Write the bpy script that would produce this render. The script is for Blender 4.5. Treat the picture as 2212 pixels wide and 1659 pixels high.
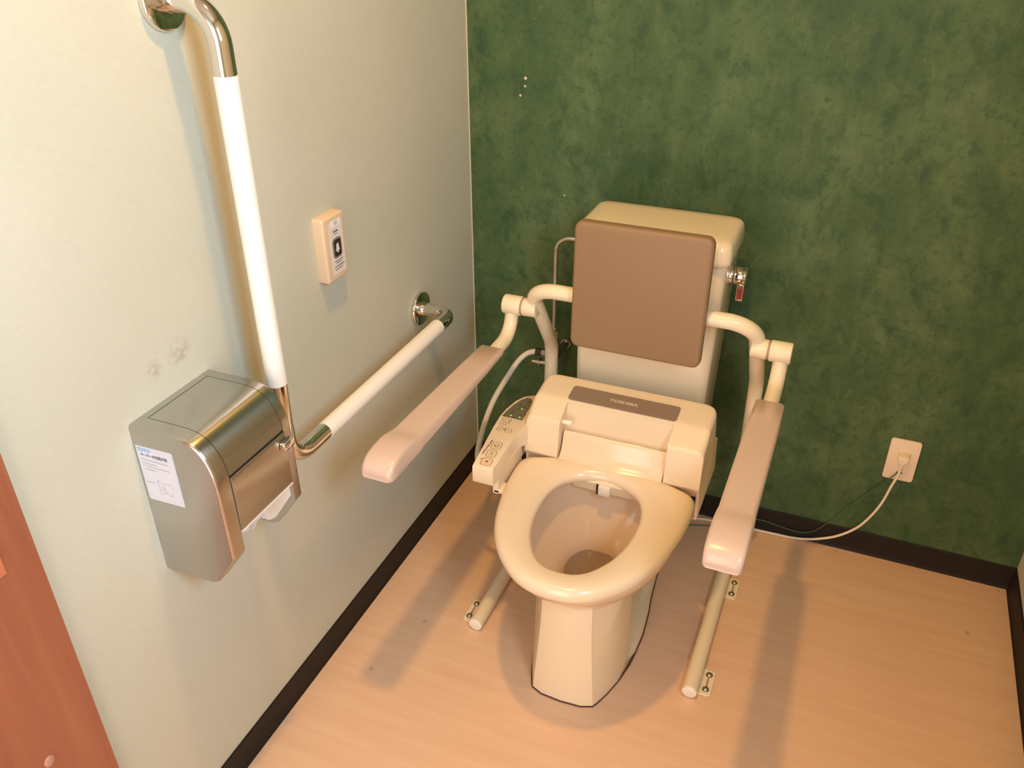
import bpy, bmesh, math, random
from mathutils import Vector, Matrix
random.seed(4)
for o in list(bpy.data.objects): bpy.data.objects.remove(o)
S = bpy.context.scene
COL = S.collection
PI = math.pi

# ------------------------------------------------------------------ camera
cam_d = bpy.data.cameras.new('camera'); cam = bpy.data.objects.new('camera', cam_d); COL.objects.link(cam)
yaw, pit, rol = -0.3951, 0.5392, -0.0036
fwd = Vector((math.sin(yaw)*math.cos(pit), math.cos(yaw)*math.cos(pit), -math.sin(pit)))
rgt = Vector((math.cos(yaw), -math.sin(yaw), 0)); up = rgt.cross(fwd)
r2 = rgt*math.cos(rol)+up*math.sin(rol); u2 = -rgt*math.sin(rol)+up*math.cos(rol)
M = Matrix((r2, u2, -fwd)).transposed().to_4x4(); M.translation = Vector((0.923, -1.945, 1.553))
cam.matrix_world = M
cam_d.sensor_width = 36; cam_d.lens = 1857.52/2212*36; cam_d.clip_start = 0.02
S.camera = cam

# ------------------------------------------------------------------ light and exposure
S.view_settings.view_transform = 'Standard'; S.view_settings.look = 'None'
S.view_settings.gamma = 1; S.view_settings.use_curve_mapping = False
S.view_settings.exposure = 0.0
LAMP = (0.50, -1.06, 2.5)          # warm ceiling downlight
FILL_OPENING = (0.06, 0.90, 2.0)            # unseen opening added in the front wall for the fill light: x0 x1 height
WIN = (-2.15, -1.62, 1.48, 2.10)   # window opening in the right wall: y0 y1 z0 z1
w = bpy.data.worlds.new('world'); S.world = w; w.use_nodes = True
w.node_tree.nodes['Background'].inputs[0].default_value = (0.8, 0.9, 1, 1)
w.node_tree.nodes['Background'].inputs[1].default_value = 0.3
def area(name, loc, rot, shape, sx, sy, energy, color):
    d = bpy.data.lights.new(name, 'AREA'); d.shape = shape; d.size = sx
    if shape in ('RECTANGLE', 'ELLIPSE'): d.size_y = sy
    d.energy = energy; d.color = color
    o = bpy.data.objects.new(name, d); COL.objects.link(o); o.location = loc; o.rotation_euler = rot
    return o
area('downlight_lamp', (LAMP[0], LAMP[1], LAMP[2]-0.012), (0, 0, 0), 'DISK', 0.085, 0, 18, (1.0, 0.54, 0.135))
area('window_daylight', (1.50, (WIN[0]+WIN[1])/2, (WIN[2]+WIN[3])/2), (0, PI/2, 0), 'RECTANGLE', WIN[3]-WIN[2], WIN[1]-WIN[0], 38, (0.60, 0.81, 1.0))

area('front_fill_light', ((FILL_OPENING[0]+FILL_OPENING[1])/2, -2.86, FILL_OPENING[2]/2), (PI/2, 0, 0), 'RECTANGLE', FILL_OPENING[1]-FILL_OPENING[0], FILL_OPENING[2], 24, (1.0, 0.81, 0.70))  # added unseen fill from behind the camera, brightens surfaces facing it

# ------------------------------------------------------------------ materials
def lin(c):
    c = c/255.0
    return c/12.92 if c <= 0.04045 else ((c+0.055)/1.055)**2.4
def rgb(r, g, b): return (lin(r), lin(g), lin(b), 1)
def mat(name, col, rough=0.5, metal=0.0, coat=0.0, spec=0.5):
    m = bpy.data.materials.new(name); m.use_nodes = True
    p = m.node_tree.nodes['Principled BSDF']
    p.inputs['Base Color'].default_value = col; p.inputs['Roughness'].default_value = rough
    p.inputs['Metallic'].default_value = metal; p.inputs['Coat Weight'].default_value = coat
    p.inputs['Specular IOR Level'].default_value = spec
    p.inputs['Coat Roughness'].default_value = 0.05
    return m
class NT:
    def __init__(s, m): s.t = m.node_tree; s.p = s.t.nodes['Principled BSDF']; s.m = m
    def n(s, typ, **kw):
        x = s.t.nodes.new(typ)
        for k, v in kw.items():
            if hasattr(x, k) and k not in ('Scale',): setattr(x, k, v)
            else: x.inputs[k].default_value = v
        return x
    def l(s, a, b): s.t.links.new(a, b)
    def coord(s, scale=(1, 1, 1)):
        g = s.n('ShaderNodeNewGeometry'); mp = s.n('ShaderNodeMapping'); mp.inputs['Scale'].default_value = scale
        s.l(g.outputs['Position'], mp.inputs['Vector']); return mp.outputs['Vector']
    def noise(s, vec, scale, detail=4, rough=0.5, dist=0.0):
        x = s.n('ShaderNodeTexNoise'); x.inputs['Scale'].default_value = scale; x.inputs['Detail'].default_value = detail
        x.inputs['Roughness'].default_value = rough; x.inputs['Distortion'].default_value = dist; s.l(vec, x.inputs['Vector']); return x.outputs['Fac']
    def ramp(s, fac, stops):
        r = s.n('ShaderNodeValToRGB'); e = r.color_ramp.elements
        while len(e) < len(stops): e.new(0.5)
        for k, (p, c) in enumerate(stops): e[k].position = p; e[k].color = c
        s.l(fac, r.inputs['Fac']); return r.outputs['Color']
    def mix(s, fac, a, b, mode='MIX'):
        x = s.n('ShaderNodeMix', data_type='RGBA', blend_type=mode)
        if isinstance(fac, float): x.inputs[0].default_value = fac
        else: s.l(fac, x.inputs[0])
        for k, v in ((6, a), (7, b)):
            if isinstance(v, tuple): x.inputs[k].default_value = v
            else: s.l(v, x.inputs[k])
        return x.outputs[2]
    def bump(s, h, strength, dist):
        b = s.n('ShaderNodeBump'); b.inputs['Strength'].default_value = strength; b.inputs['Distance'].default_value = dist
        s.l(h, b.inputs['Height']); s.l(b.outputs['Normal'], s.p.inputs['Normal'])
    def color(s, c): s.l(c, s.p.inputs['Base Color'])
    def spot(s, p, r0, r1):   # 1 inside a blob at p, 0 outside
        g = s.n('ShaderNodeNewGeometry')
        v = s.n('ShaderNodeVectorMath', operation='DISTANCE'); s.l(g.outputs['Position'], v.inputs[0]); v.inputs[1].default_value = p
        r = s.n('ShaderNodeMapRange'); s.l(v.outputs['Value'], r.inputs[0])
        r.inputs[1].default_value = r0; r.inputs[2].default_value = r1; r.inputs[3].default_value = 1; r.inputs[4].default_value = 0
        return r.outputs[0]
    def mul(s, a, b, op='MULTIPLY'):
        x = s.n('ShaderNodeMath', operation=op)
        for k, v in ((0, a), (1, b)):
            if isinstance(v, float): x.inputs[k].default_value = v
            else: s.l(v, x.inputs[k])
        x.use_clamp = True
        return x.outputs[0]
BW = lambda v: (v, v, v, 1)

# pale wallpaper with a fine woven relief
m_wall = mat('pale_woven_wallpaper', rgb(205, 201, 178), 0.85, spec=0.25)
t = NT(m_wall)
weave = t.noise(t.coord((60, 60, 420)), 1.0, 3, 0.6); pile = t.noise(t.coord(), 260, 3, 0.6)
big = t.noise(t.coord(), 3.0, 3)
c = t.mix(t.ramp(big, [(0.3, BW(0)), (0.7, BW(1))]), rgb(196, 195, 178), rgb(204, 201, 184))
c = t.mix(t.ramp(weave, [(0.35, BW(0)), (0.65, BW(0.28))]), c, rgb(184, 182, 162))
sm = t.noise(t.coord(), 90, 4, 0.7)
f1 = t.mul(t.mul(t.spot((0, -1.066, 0.914), 0.0, 0.03), t.ramp(sm, [(0.42, BW(0)), (0.62, BW(1))])), 0.5)
f2 = t.mul(t.mul(t.spot((0, -1.122, 0.912), 0.0, 0.022), t.ramp(sm, [(0.42, BW(0)), (0.62, BW(1))])), 0.5)
c = t.mix(f1, c, rgb(120, 100, 80)); c = t.mix(f2, c, rgb(120, 100, 80))
t.color(c); t.bump(t.mul(weave, pile, 'ADD'), 0.25, 0.0012)

# mottled green wallpaper
m_green = mat('mottled_green_wallpaper', rgb(80, 105, 62), 0.62, spec=0.35)
t = NT(m_green)
n1 = t.noise(t.coord((1, 1, 0.8)), 4.2, 6, 0.6, 0.25); n2 = t.noise(t.coord((1, 1, 0.75)), 16, 10, 0.74, 0.3)
n3 = t.noise(t.coord((1, 1, 1)), 48, 8, 0.75, 0.2); n4 = t.noise(t.coord((1, 1, 0.8)), 7.0, 10, 0.62, 0.7)
g = t.n('ShaderNodeMapping'); g.inputs['Rotation'].default_value = (0, 0.5, 0); g.inputs['Scale'].default_value = (1, 1, 0.22); t.l(t.coord(), g.inputs['Vector'])
n5 = t.noise(g.outputs['Vector'], 24, 6, 0.65, 0.2)
c = t.ramp(n1, [(0.34, rgb(58, 84, 50)), (0.5, rgb(71, 96, 58)), (0.66, rgb(90, 112, 74))])
c = t.mix(t.ramp(n5, [(0.52, BW(0)), (0.72, BW(0.35))]), c, rgb(56, 84, 52))
c = t.mix(t.ramp(n5, [(0.28, BW(0.28)), (0.46, BW(0))]), c, rgb(104, 120, 84))
c = t.mix(t.ramp(n2, [(0.36, BW(0.75)), (0.50, BW(0))]), c, rgb(42, 72, 44))
c = t.mix(t.ramp(n2, [(0.54, BW(0)), (0.72, BW(0.45))]), c, rgb(104, 114, 74))
vein = t.ramp(n4, [(0.490, BW(0)), (0.5, BW(1)), (0.510, BW(0))])
c = t.mix(t.mul(t.mul(vein, t.ramp(n2, [(0.48, BW(0)), (0.64, BW(1))])), 0.30), c, rgb(130, 136, 94))
c = t.mix(t.ramp(n3, [(0.34, BW(0.75)), (0.46, BW(0))]), c, rgb(46, 74, 46))
for p, r in (((0.149, 0, 1.134), 0.0045), ((0.148, 0, 1.116), 0.0032), ((0.1362, 0, 1.094), 0.0034), ((0.2534, 0, 0.865), 0.0026)):
    c = t.mix(t.spot(p, r*0.6, r), c, rgb(205, 200, 165))
t.color(c); t.bump(n3, 0.12, 0.001)

# pale vinyl floor with faint grain running across the room
m_floor = mat('pale_vinyl_floor', rgb(212, 186, 166), 0.42, spec=0.35)
t = NT(m_floor)
g1 = t.noise(t.coord((3, 42, 1)), 1.0, 5, 0.6, 0.3); g2 = t.noise(t.coord(), 2.2, 4)
g3 = t.noise(t.coord((1, 1, 1)), 17, 4, 0.7)
c = t.mix(t.ramp(g1, [(0.3, BW(0)), (0.7, BW(1))]), rgb(222, 183, 149), rgb(232, 197, 164))
c = t.mix(t.ramp(g2, [(0.35, BW(0)), (0.75, BW(0.35))]), c, rgb(232, 187, 161))
c = t.mix(t.ramp(g3, [(0.70, BW(0)), (0.76, BW(0.30))]), c, rgb(120, 92, 72))
for p, r in (((0.155, -0.657, 0), 0.008), ((1.05, -0.02, 0), 0.006), ((1.437, -0.02, 0), 0.006), ((0.11, -0.83, 0), 0.009), ((1.36, -0.20, 0), 0.010)):
    c = t.mix(t.mul(t.spot(p, r*0.1, r*0.75), 0.45), c, rgb(95, 72, 58))
t.color(c)

m_base = mat('dark_brown_vinyl', rgb(36, 28, 23), 0.6, spec=0.3)
m_seal = mat('dark_brown_sealant', rgb(92, 60, 42), 0.8)
m_caulk = mat('cream_corner_caulk', rgb(206, 198, 166), 0.8)
m_ceil = mat('beige_ceiling_paper', rgb(176, 158, 130), 0.9)
m_wood = mat('red_brown_wood', rgb(166, 92, 62), 0.45)
t = NT(m_wood); wg = t.noise(t.coord((30, 30, 1.6)), 1.0, 6, 0.6, 0.6)
t.color(t.ramp(wg, [(0.3, rgb(147, 85, 60)), (0.7, rgb(166, 102, 73))]))
m_wood2 = mat('light_orange_wood', rgb(190, 116, 82), 0.4)
m_capg = mat('grey_brown_cap', rgb(176, 130, 110), 0.35)
m_cer = mat('ivory_ceramic', rgb(240, 222, 190), 0.12, coat=0.4)
m_seat = mat('ivory_seat_plastic', rgb(234, 214, 186), 0.2, coat=0.25)
m_body = mat('ivory_plastic', rgb(232, 213, 184), 0.32)
m_bowl = mat('bowl_ceramic', rgb(225, 198, 168), 0.15, coat=0.3)
m_water = mat('bowl_water', rgb(225, 215, 200), 0.03)
m_water.node_tree.nodes['Principled BSDF'].inputs['Transmission Weight'].default_value = 0.8
m_water.node_tree.nodes['Principled BSDF'].inputs['IOR'].default_value = 1.33
m_panel = mat('brown_grey_panel', rgb(138, 120, 104), 0.35)
m_disp = mat('dark_grey_display', rgb(112, 106, 88), 0.3)
m_ink = mat('grey_print', rgb(105, 90, 72), 0.6)
m_red = mat('red_print', rgb(176, 62, 44), 0.6)
m_logo = mat('pale_logo_print', rgb(212, 196, 176), 0.5)
m_led = mat('green_led', rgb(160, 210, 60), 0.4)
p = m_led.node_tree.nodes['Principled BSDF']; p.inputs['Emission Color'].default_value = (0.55, 0.85, 0.12, 1); p.inputs['Emission Strength'].default_value = 1.0
m_tube = mat('cream_coated_tube', rgb(240, 224, 194), 0.32)
m_cap = mat('white_plastic_cap', rgb(240, 232, 218), 0.45)
m_pad = mat('pink_beige_armrest', rgb(210, 184, 168), 0.27, coat=0.15)
m_back = mat('taupe_cushion', rgb(142, 114, 84), 0.55)
t = NT(m_back); t.bump(t.noise(t.coord(), 900, 2), 0.08, 0.0005)
m_ring = mat('taupe_washer', rgb(170, 140, 120), 0.5)
m_chrome = mat('polished_chrome', (0.80, 0.78, 0.74, 1), 0.06, metal=1)
m_dark = mat('dark_gap', rgb(40, 34, 30), 0.7)
m_steel = mat('brushed_steel', (0.56, 0.55, 0.53, 1), 0.24, metal=1)
t = NT(m_steel); t.p.inputs['Anisotropic'].default_value = 0.85
tg = t.n('ShaderNodeCombineXYZ'); tg.inputs[0].default_value = 0.05; tg.inputs[1].default_value = 1; tg.inputs[2].default_value = 0.05; t.l(tg.outputs[0], t.p.inputs['Tangent'])
bs = t.noise(t.coord((900, 6, 900)), 1.0, 3, 0.6); t.bump(bs, 0.05, 0.0004)
m_bolt = mat('dark_steel_bolt', (0.45, 0.42, 0.38, 1), 0.2, metal=1)
m_grip = mat('white_grip', rgb(246, 240, 232), 0.4)
m_paper = mat('white_tissue', rgb(245, 242, 240), 0.95)
m_lining = mat('white_plastic_lining', rgb(236, 226, 214), 0.5)
m_label = mat('white_label', rgb(206, 208, 220), 0.5)
m_blue = mat('pale_blue_print', rgb(120, 158, 204), 0.6)
m_lblue = mat('light_blue_print', rgb(198, 214, 232), 0.6)
m_pgrey = mat('soft_grey_print', rgb(112, 112, 120), 0.7)
m_lgrey = mat('faint_grey_print', rgb(158, 158, 166), 0.7)
m_call = mat('cream_call_case', rgb(223, 199, 168), 0.45)
m_clabel = mat('pinkish_white_label', rgb(226, 216, 210), 0.5)
m_stick = mat('white_sticker', rgb(238, 234, 234), 0.6)
m_black = mat('black_print', rgb(38, 34, 32), 0.4)
m_plate = mat('cream_white_plate', rgb(240, 220, 194), 0.4)
m_hose = mat('white_braided_hose', rgb(214, 204, 186), 0.5)
m_cord = mat('white_cord', rgb(240, 226, 200), 0.45)
m_gcord = mat('green_cord', rgb(60, 100, 74), 0.5)
m_redi = mat('red_indicator', rgb(130, 40, 26), 0.4)
m_lamp = mat('lamp_diffuser', (1, 0.8, 0.6, 1), 0.5)
p = m_lamp.node_tree.nodes['Principled BSDF']; p.inputs['Emission Color'].default_value = (1, 0.63, 0.30, 1); p.inputs['Emission Strength'].default_value = 20

# ------------------------------------------------------------------ helpers
OFF = {}
def thing(name, loc, label, cat, group=None):
    o = bpy.data.objects.new(name, None); COL.objects.link(o); o.location = loc; o.empty_display_size = 0.05
    o['label'] = label; o['category'] = cat
    if group: o['group'] = group
    OFF[o] = Vector(loc); return o
def obj(name, bm, m, parent=None, ang=35, label=None, kind=None, loc=None):
    """Link one bmesh (world coordinates) as one object, with its origin at its parent's."""
    off = OFF[parent] if parent else Vector(loc or (0, 0, 0))
    bmesh.ops.recalc_face_normals(bm, faces=bm.faces)
    bmesh.ops.translate(bm, verts=bm.verts, vec=-off)
    me = bpy.data.meshes.new(name); bm.to_mesh(me); bm.free()
    me.materials.append(m)
    if ang:
        me.polygons.foreach_set('use_smooth', [True]*len(me.polygons)); me.set_sharp_from_angle(angle=math.radians(ang))
    o = bpy.data.objects.new(name, me); COL.objects.link(o)
    if parent: o.parent = parent
    else: o.location = off
    OFF[o] = off
    if label: o['label'] = label
    if kind: o['kind'] = kind
    return o
def top(o, label, cat, group=None):
    o['label'] = label; o['category'] = cat
    if group: o['group'] = group
    return o
def B(): return bmesh.new()
def bevel(bm, edges, w, seg=3):
    bmesh.ops.bevel(bm, geom=list(edges), offset=w, segments=seg, profile=0.5, affect='EDGES', clamp_overlap=True)
def sharp(bm, faces=None, a=30):
    es = set(e for f in faces for e in f.edges) if faces else bm.edges
    return [e for e in es if len(e.link_faces) == 2 and e.calc_face_angle(0) > math.radians(a)]
def box(bm, x0, x1, y0, y1, z0, z1, bev=0.0, seg=3):
    v = [bm.verts.new((x, y, z)) for x in (x0, x1) for y in (y0, y1) for z in (z0, z1)]
    fs = [bm.faces.new([v[k] for k in q]) for q in ((0, 1, 3, 2), (4, 6, 7, 5), (0, 4, 5, 1), (2, 3, 7, 6), (0, 2, 6, 4), (1, 5, 7, 3))]
    bmesh.ops.recalc_face_normals(bm, faces=fs)
    if bev: bevel(bm, set(e for f in fs for e in f.edges), bev, seg)
    return bm
def prism(bm, poly, ax, a, b, bev=0.0, seg=2, rim=False):
    """extrude a 2-D polygon along an axis; x:(y,z) y:(x,z) z:(x,y)"""
    def P(p, c): return {'x': (c, p[0], p[1]), 'y': (p[0], c, p[1]), 'z': (p[0], p[1], c)}[ax]
    A = [bm.verts.new(P(p, a)) for p in poly]; Bv = [bm.verts.new(P(p, b)) for p in poly]
    n = len(poly); fs = [bm.faces.new(A), bm.faces.new(Bv)]
    caps = fs[:]
    for k in range(n): fs.append(bm.faces.new((A[k], A[(k+1) % n], Bv[(k+1) % n], Bv[k])))
    bmesh.ops.recalc_face_normals(bm, faces=fs)
    if bev:
        es = set(e for f in caps for e in f.edges) if rim else sharp(bm, fs)
        bevel(bm, es, bev, seg)
    return bm
def rrect(x0, x1, y0, y1, r, n=5):
    out = []
    for cx, cy, a in ((x1-r, y1-r, 0), (x0+r, y1-r, 90), (x0+r, y0+r, 180), (x1-r, y0+r, 270)):
        for k in range(n+1):
            t = math.radians(a+90*k/n); out.append((cx+r*math.cos(t), cy+r*math.sin(t)))
    return out
def rpoly(pts, rad, n=5):
    """round the corners of a 2-D polygon"""
    out = []; N = len(pts)
    for k in range(N):
        p = Vector(pts[k]); a = Vector(pts[k-1]); b = Vector(pts[(k+1) % N])
        r = rad[k] if isinstance(rad, (list, tuple)) else rad
        if r <= 0: out.append(tuple(p)); continue
        d1 = (a-p); d2 = (b-p); l1 = d1.length; l2 = d2.length; d1.normalize(); d2.normalize()
        an = math.acos(max(-1, min(1, d1.dot(d2)))); tl = min(r/math.tan(an/2), l1*0.49, l2*0.49)
        q0 = p+d1*tl; q1 = p+d2*tl
        for j in range(n+1):
            s = j/n; out.append(tuple((1-s)**2*q0+2*s*(1-s)*p+s*s*q1))
    return out
def fillet(pts, rad, n=8):
    pts = [Vector(p) for p in pts]; out = [pts[0]]
    for k in range(1, len(pts)-1):
        p, a, b = pts[k], pts[k-1], pts[k+1]; r = rad[k-1] if isinstance(rad, (list, tuple)) else rad
        d1 = a-p; d2 = b-p; l1 = d1.length; l2 = d2.length; d1.normalize(); d2.normalize()
        an = math.acos(max(-1, min(1, d1.dot(d2))))
        if r <= 0 or an > 3.1: out.append(p); continue
        tl = min(r/math.tan(an/2), l1*0.95, l2*0.95); rr = tl*math.tan(an/2)
        bis = (d1+d2).normalized(); c = p+bis*(rr/math.sin(an/2))
        q0 = p+d1*tl; q1 = p+d2*tl
        v0 = (q0-c); v1 = (q1-c); sw = v0.angle(v1); axis = v0.cross(v1).normalized()
        for j in range(n+1): out.append(c+Matrix.Rotation(sw*j/n, 3, axis) @ v0)
    out.append(pts[-1]); return out
def spline(pts, n=8):
    pts = [Vector(p) for p in pts]; P = [2*pts[0]-pts[1]]+pts+[2*pts[-1]-pts[-2]]; out = []
    for k in range(1, len(P)-2):
        a, b, c, d = P[k-1:k+3]
        for j in range(n):
            s = j/n; out.append(0.5*((2*b)+(c-a)*s+(2*a-5*b+4*c-d)*s*s+(3*b-a-3*c+d)*s**3))
    out.append(pts[-1]); return out
def tube(bm, path, r, seg=20, cap=True, capbev=0.0):
    path = [Vector(p) for p in path]; rings = []
    tan = []
    for k in range(len(path)):
        a = path[max(k-1, 0)]; b = path[min(k+1, len(path)-1)]; tan.append((b-a).normalized())
    u = tan[0].orthogonal().normalized()
    for k, p in enumerate(path):
        if k:
            ax = tan[k-1].cross(tan[k])
            if ax.length > 1e-9: u = Matrix.Rotation(tan[k-1].angle(tan[k]), 3, ax.normalized()) @ u
        u = (u-tan[k]*u.dot(tan[k])).normalized()
        v = tan[k].cross(u); rr = r[k] if isinstance(r, (list, tuple)) else r
        rings.append([bm.verts.new(p+(u*math.cos(2*PI*j/seg)+v*math.sin(2*PI*j/seg))*rr) for j in range(seg)])
    for A, Bq in zip(rings, rings[1:]):
        for j in range(seg): bm.faces.new((A[j], A[(j+1) % seg], Bq[(j+1) % seg], Bq[j]))
    if cap:
        bm.faces.new(rings[0][::-1]); bm.faces.new(rings[-1])
    return bm
def cyl(bm, a, b, r, seg=24, bev=0.0):
    a, b = Vector(a), Vector(b); d = (b-a).normalized()
    if bev:
        L = (b-a).length
        return tube(bm, [a, a+d*bev*0.3, a+d*bev, b-d*bev, b-d*bev*0.3, b], [r-bev, r-bev*0.3, r, r, r-bev*0.3, r-bev], seg)
    return tube(bm, [a, b], r, seg)
def loft(bm, rings, cap0=False, cap1=False, closed=True):
    R = [[bm.verts.new(p) for p in ring] for ring in rings]; n = len(R[0])
    for A, Bq in zip(R, R[1:]):
        for j in range(n if closed else n-1): bm.faces.new((A[j], A[(j+1) % n], Bq[(j+1) % n], Bq[j]))
    if cap0: bm.faces.new(R[0][::-1])
    if cap1: bm.faces.new(R[-1])
    return bm
def ellipsoid(bm, c, rx, ry, rz, u=14, v=8):
    r = bmesh.ops.create_uvsphere(bm, u_segments=u, v_segments=v, radius=1.0)
    for q in r['verts']: q.co = Vector((c[0]+q.co.x*rx, c[1]+q.co.y*ry, c[2]+q.co.z*rz))
def frame_ring(bm, outer, inner, to3):
    """a thin printed outline between two matching closed 2-D loops"""
    A = [bm.verts.new(to3(p)) for p in outer]; Bq = [bm.verts.new(to3(p)) for p in inner]; n = len(A)
    for k in range(n): bm.faces.new((A[k], A[(k+1) % n], Bq[(k+1) % n], Bq[k]))
def text_bm(body, size, mtx, extrude=0.0002, align='CENTER', sx=1.0, bold=0.0):
    cu = bpy.data.curves.new('lettering', 'FONT'); cu.body = body; cu.size = size; cu.extrude = extrude; cu.offset = bold
    cu.align_x = align; cu.align_y = 'CENTER'; cu.resolution_u = 3
    o = bpy.data.objects.new('lettering', cu); COL.objects.link(o)
    dg = bpy.context.evaluated_depsgraph_get(); dg.update()
    me = bpy.data.meshes.new_from_object(o.evaluated_get(dg)); bm = B(); bm.from_mesh(me)
    bmesh.ops.transform(bm, verts=bm.verts, matrix=mtx @ Matrix.Diagonal((sx, 1, 1, 1)))
    bpy.data.objects.remove(o); bpy.data.curves.remove(cu); bpy.data.meshes.remove(me)
    return bm
def basis(o, ex, ey):
    ex = Vector(ex).normalized(); ey = Vector(ey).normalized(); ez = ex.cross(ey)
    m = Matrix((ex, ey, ez)).transposed().to_4x4(); m.translation = Vector(o); return m
def boolean_cut(a, cutter):
    md = a.modifiers.new('cut', 'BOOLEAN'); md.operation = 'DIFFERENCE'; md.object = cutter; md.solver = 'EXACT'
    dg = bpy.context.evaluated_depsgraph_get(); dg.update()
    me = bpy.data.meshes.new_from_object(a.evaluated_get(dg)); bm = B(); bm.from_mesh(me)
    for o in (a, cutter):
        d = o.data; bpy.data.objects.remove(o); bpy.data.meshes.remove(d)
    return bm
def temp(bm):
    bmesh.ops.recalc_face_normals(bm, faces=bm.faces)
    me = bpy.data.meshes.new('temp'); bm.to_mesh(me); bm.free(); o = bpy.data.objects.new('temp', me); COL.objects.link(o); return o

# ------------------------------------------------------------------ the room
W, FY, H = 1.463, -2.75, 2.5
box(b := B(), -0.1, W+0.1, FY-0.1, 0.1, -0.08, 0); obj('floor', b, m_floor, kind='structure', ang=0)
b = B(); box(b, -0.1, W+0.1, FY-0.1, 0.1, H, H+0.08); obj('ceiling', b, m_ceil, kind='structure', ang=0)
b = B(); box(b, -0.1, 0, FY-0.1, 0.0, 0, H); obj('wall_left', b, m_wall, kind='structure', ang=0)
b = B(); box(b, -0.1, W+0.1, 0, 0.1, 0, H); obj('wall_back', b, m_green, kind='structure', ang=0)
b = B(); box(b, 0, FILL_OPENING[0], FY-0.1, FY, 0, H); box(b, FILL_OPENING[1], W, FY-0.1, FY, 0, H); box(b, FILL_OPENING[0], FILL_OPENING[1], FY-0.1, FY, FILL_OPENING[2], H); obj('wall_front', b, m_wall, kind='structure', ang=0)
b = B()
box(b, W, W+0.1, FY-0.1, WIN[0], 0, H); box(b, W, W+0.1, WIN[1], 0, 0, H)
box(b, W, W+0.1, WIN[0], WIN[1], 0, WIN[2]); box(b, W, W+0.1, WIN[0], WIN[1], WIN[3], H)
obj('wall_right', b, m_wall, kind='structure', ang=0)
b = B()
for y0, y1, z0, z1 in ((WIN[0]-0.03, WIN[0], WIN[2]-0.03, WIN[3]+0.03), (WIN[1], WIN[1]+0.03, WIN[2]-0.03, WIN[3]+0.03),
                       (WIN[0], WIN[1], WIN[2]-0.03, WIN[2]), (WIN[0], WIN[1], WIN[3], WIN[3]+0.03)):
    box(b, W-0.012, W, y0, y1, z0, z1)
obj('window_1', b, m_wood, kind='structure', ang=0)
b = B(); box(b, FILL_OPENING[0]-0.04, FILL_OPENING[0], FY, FY+0.015, 0, FILL_OPENING[2]+0.04); box(b, FILL_OPENING[1], FILL_OPENING[1]+0.04, FY, FY+0.015, 0, FILL_OPENING[2]+0.04); box(b, FILL_OPENING[0], FILL_OPENING[1], FY, FY+0.015, FILL_OPENING[2], FILL_OPENING[2]+0.04)
obj('trim_1', b, m_wood, kind='structure', ang=0)  # frame round the added fill-light opening
b = B(); box(b, 0.0, 0.0022, -0.0022, 0.0, 0.068, H); obj('trim_2', b, m_caulk, kind='structure', ang=0)
HB = 0.068
def skirting(name, poly_a):
    return obj(name, poly_a, m_base, kind='structure', ang=30)
prof = [(0, 0), (0.008, 0), (0.0052, 0.004), (0.004, 0.010), (0.004, HB-0.002), (0.0025, HB), (0, HB)]
b = B(); prism(b, [(x, z) for x, z in prof], 'y', -1.389, 0); skirting('baseboard_left', b)
b = B(); prism(b, [(-x, z) for x, z in prof], 'x', 0.004, W-0.004); skirting('baseboard_back', b)
b = B(); prism(b, [(W-x, z) for x, z in prof], 'y', FY, 0); skirting('baseboard_right', b)
# sliding door leaf beside the left wall, seen at the picture's lower left
b = B(); box(b, 0.0005, 0.010, -2.30, -1.389, 0.0, 2.02, 0.001, 1)
d1 = obj('door_1', b, m_wood, kind='structure', ang=30)
b = B(); box(b, 0.0095, 0.0115, -1.56, -1.437, 0.783, 0.90, 0.0006, 1)
obj('pull_plate', b, m_wood2, d1, ang=30, label='lighter orange wood pull plate')
b = B(); ellipsoid(b, (0.010, -1.480, 0.460), 0.004, 0.009, 0.010); obj('screw_cap', b, m_capg, d1, label='small round screw cap')
# downlight
dl = thing('ceiling_downlight', LAMP, 'round warm recessed downlight in the ceiling above the toilet', 'lamp')
b = B(); loft(b, [[(LAMP[0]+r*math.cos(a*PI/16), LAMP[1]+r*math.sin(a*PI/16), z) for a in range(32)] for r, z in ((0.048, H-0.003), (0.050, H-0.008), (0.068, H-0.006), (0.072, H-0.0005))])
obj('trim_ring', b, m_cap, dl)
b = B(); loft(b, [[(LAMP[0]+r*math.cos(a*PI/16), LAMP[1]+r*math.sin(a*PI/16), z) for a in range(32)] for r, z in ((0.049, H-0.002), (0.047, H-0.004))], True, True)
obj('diffuser', b, m_lamp, dl)

# ------------------------------------------------------------------ toilet
XC = 0.536
toilet = thing('toilet', (XC, -0.45, 0), 'ivory ceramic floor-standing toilet with a tall tank against the green wall', 'toilet')
def interp(tab, y):
    for (a, va), (c, vc) in zip(tab, tab[1:]):
        if a <= y <= c: return va+(vc-va)*(y-a)/(c-a)
    return tab[0][1] if y < tab[0][0] else tab[-1][1]
def outline(tab, n):
    """closed smooth outline from half widths; tab: list of (y, halfwidth) from the front tip to the back"""
    pts = spline([Vector((wd, y, 0)) for y, wd in tab], 10)
    L = [0]
    for a, c in zip(pts, pts[1:]): L.append(L[-1]+(c-a).length)
    half = []
    for k in range(n+1):
        s = L[-1]*k/n; j = max(i for i in range(len(L)) if L[i] <= s+1e-9); j = min(j, len(pts)-2)
        f = (s-L[j])/max(L[j+1]-L[j], 1e-9); q = pts[j].lerp(pts[j+1], f); half.append((max(q.x, 0), q.y))
    half[0] = (0, half[0][1]); half[-1] = (0, half[-1][1])
    return [(XC+x, y) for x, y in half]+[(XC-x, y) for x, y in half[-2:0:-1]]
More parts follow.
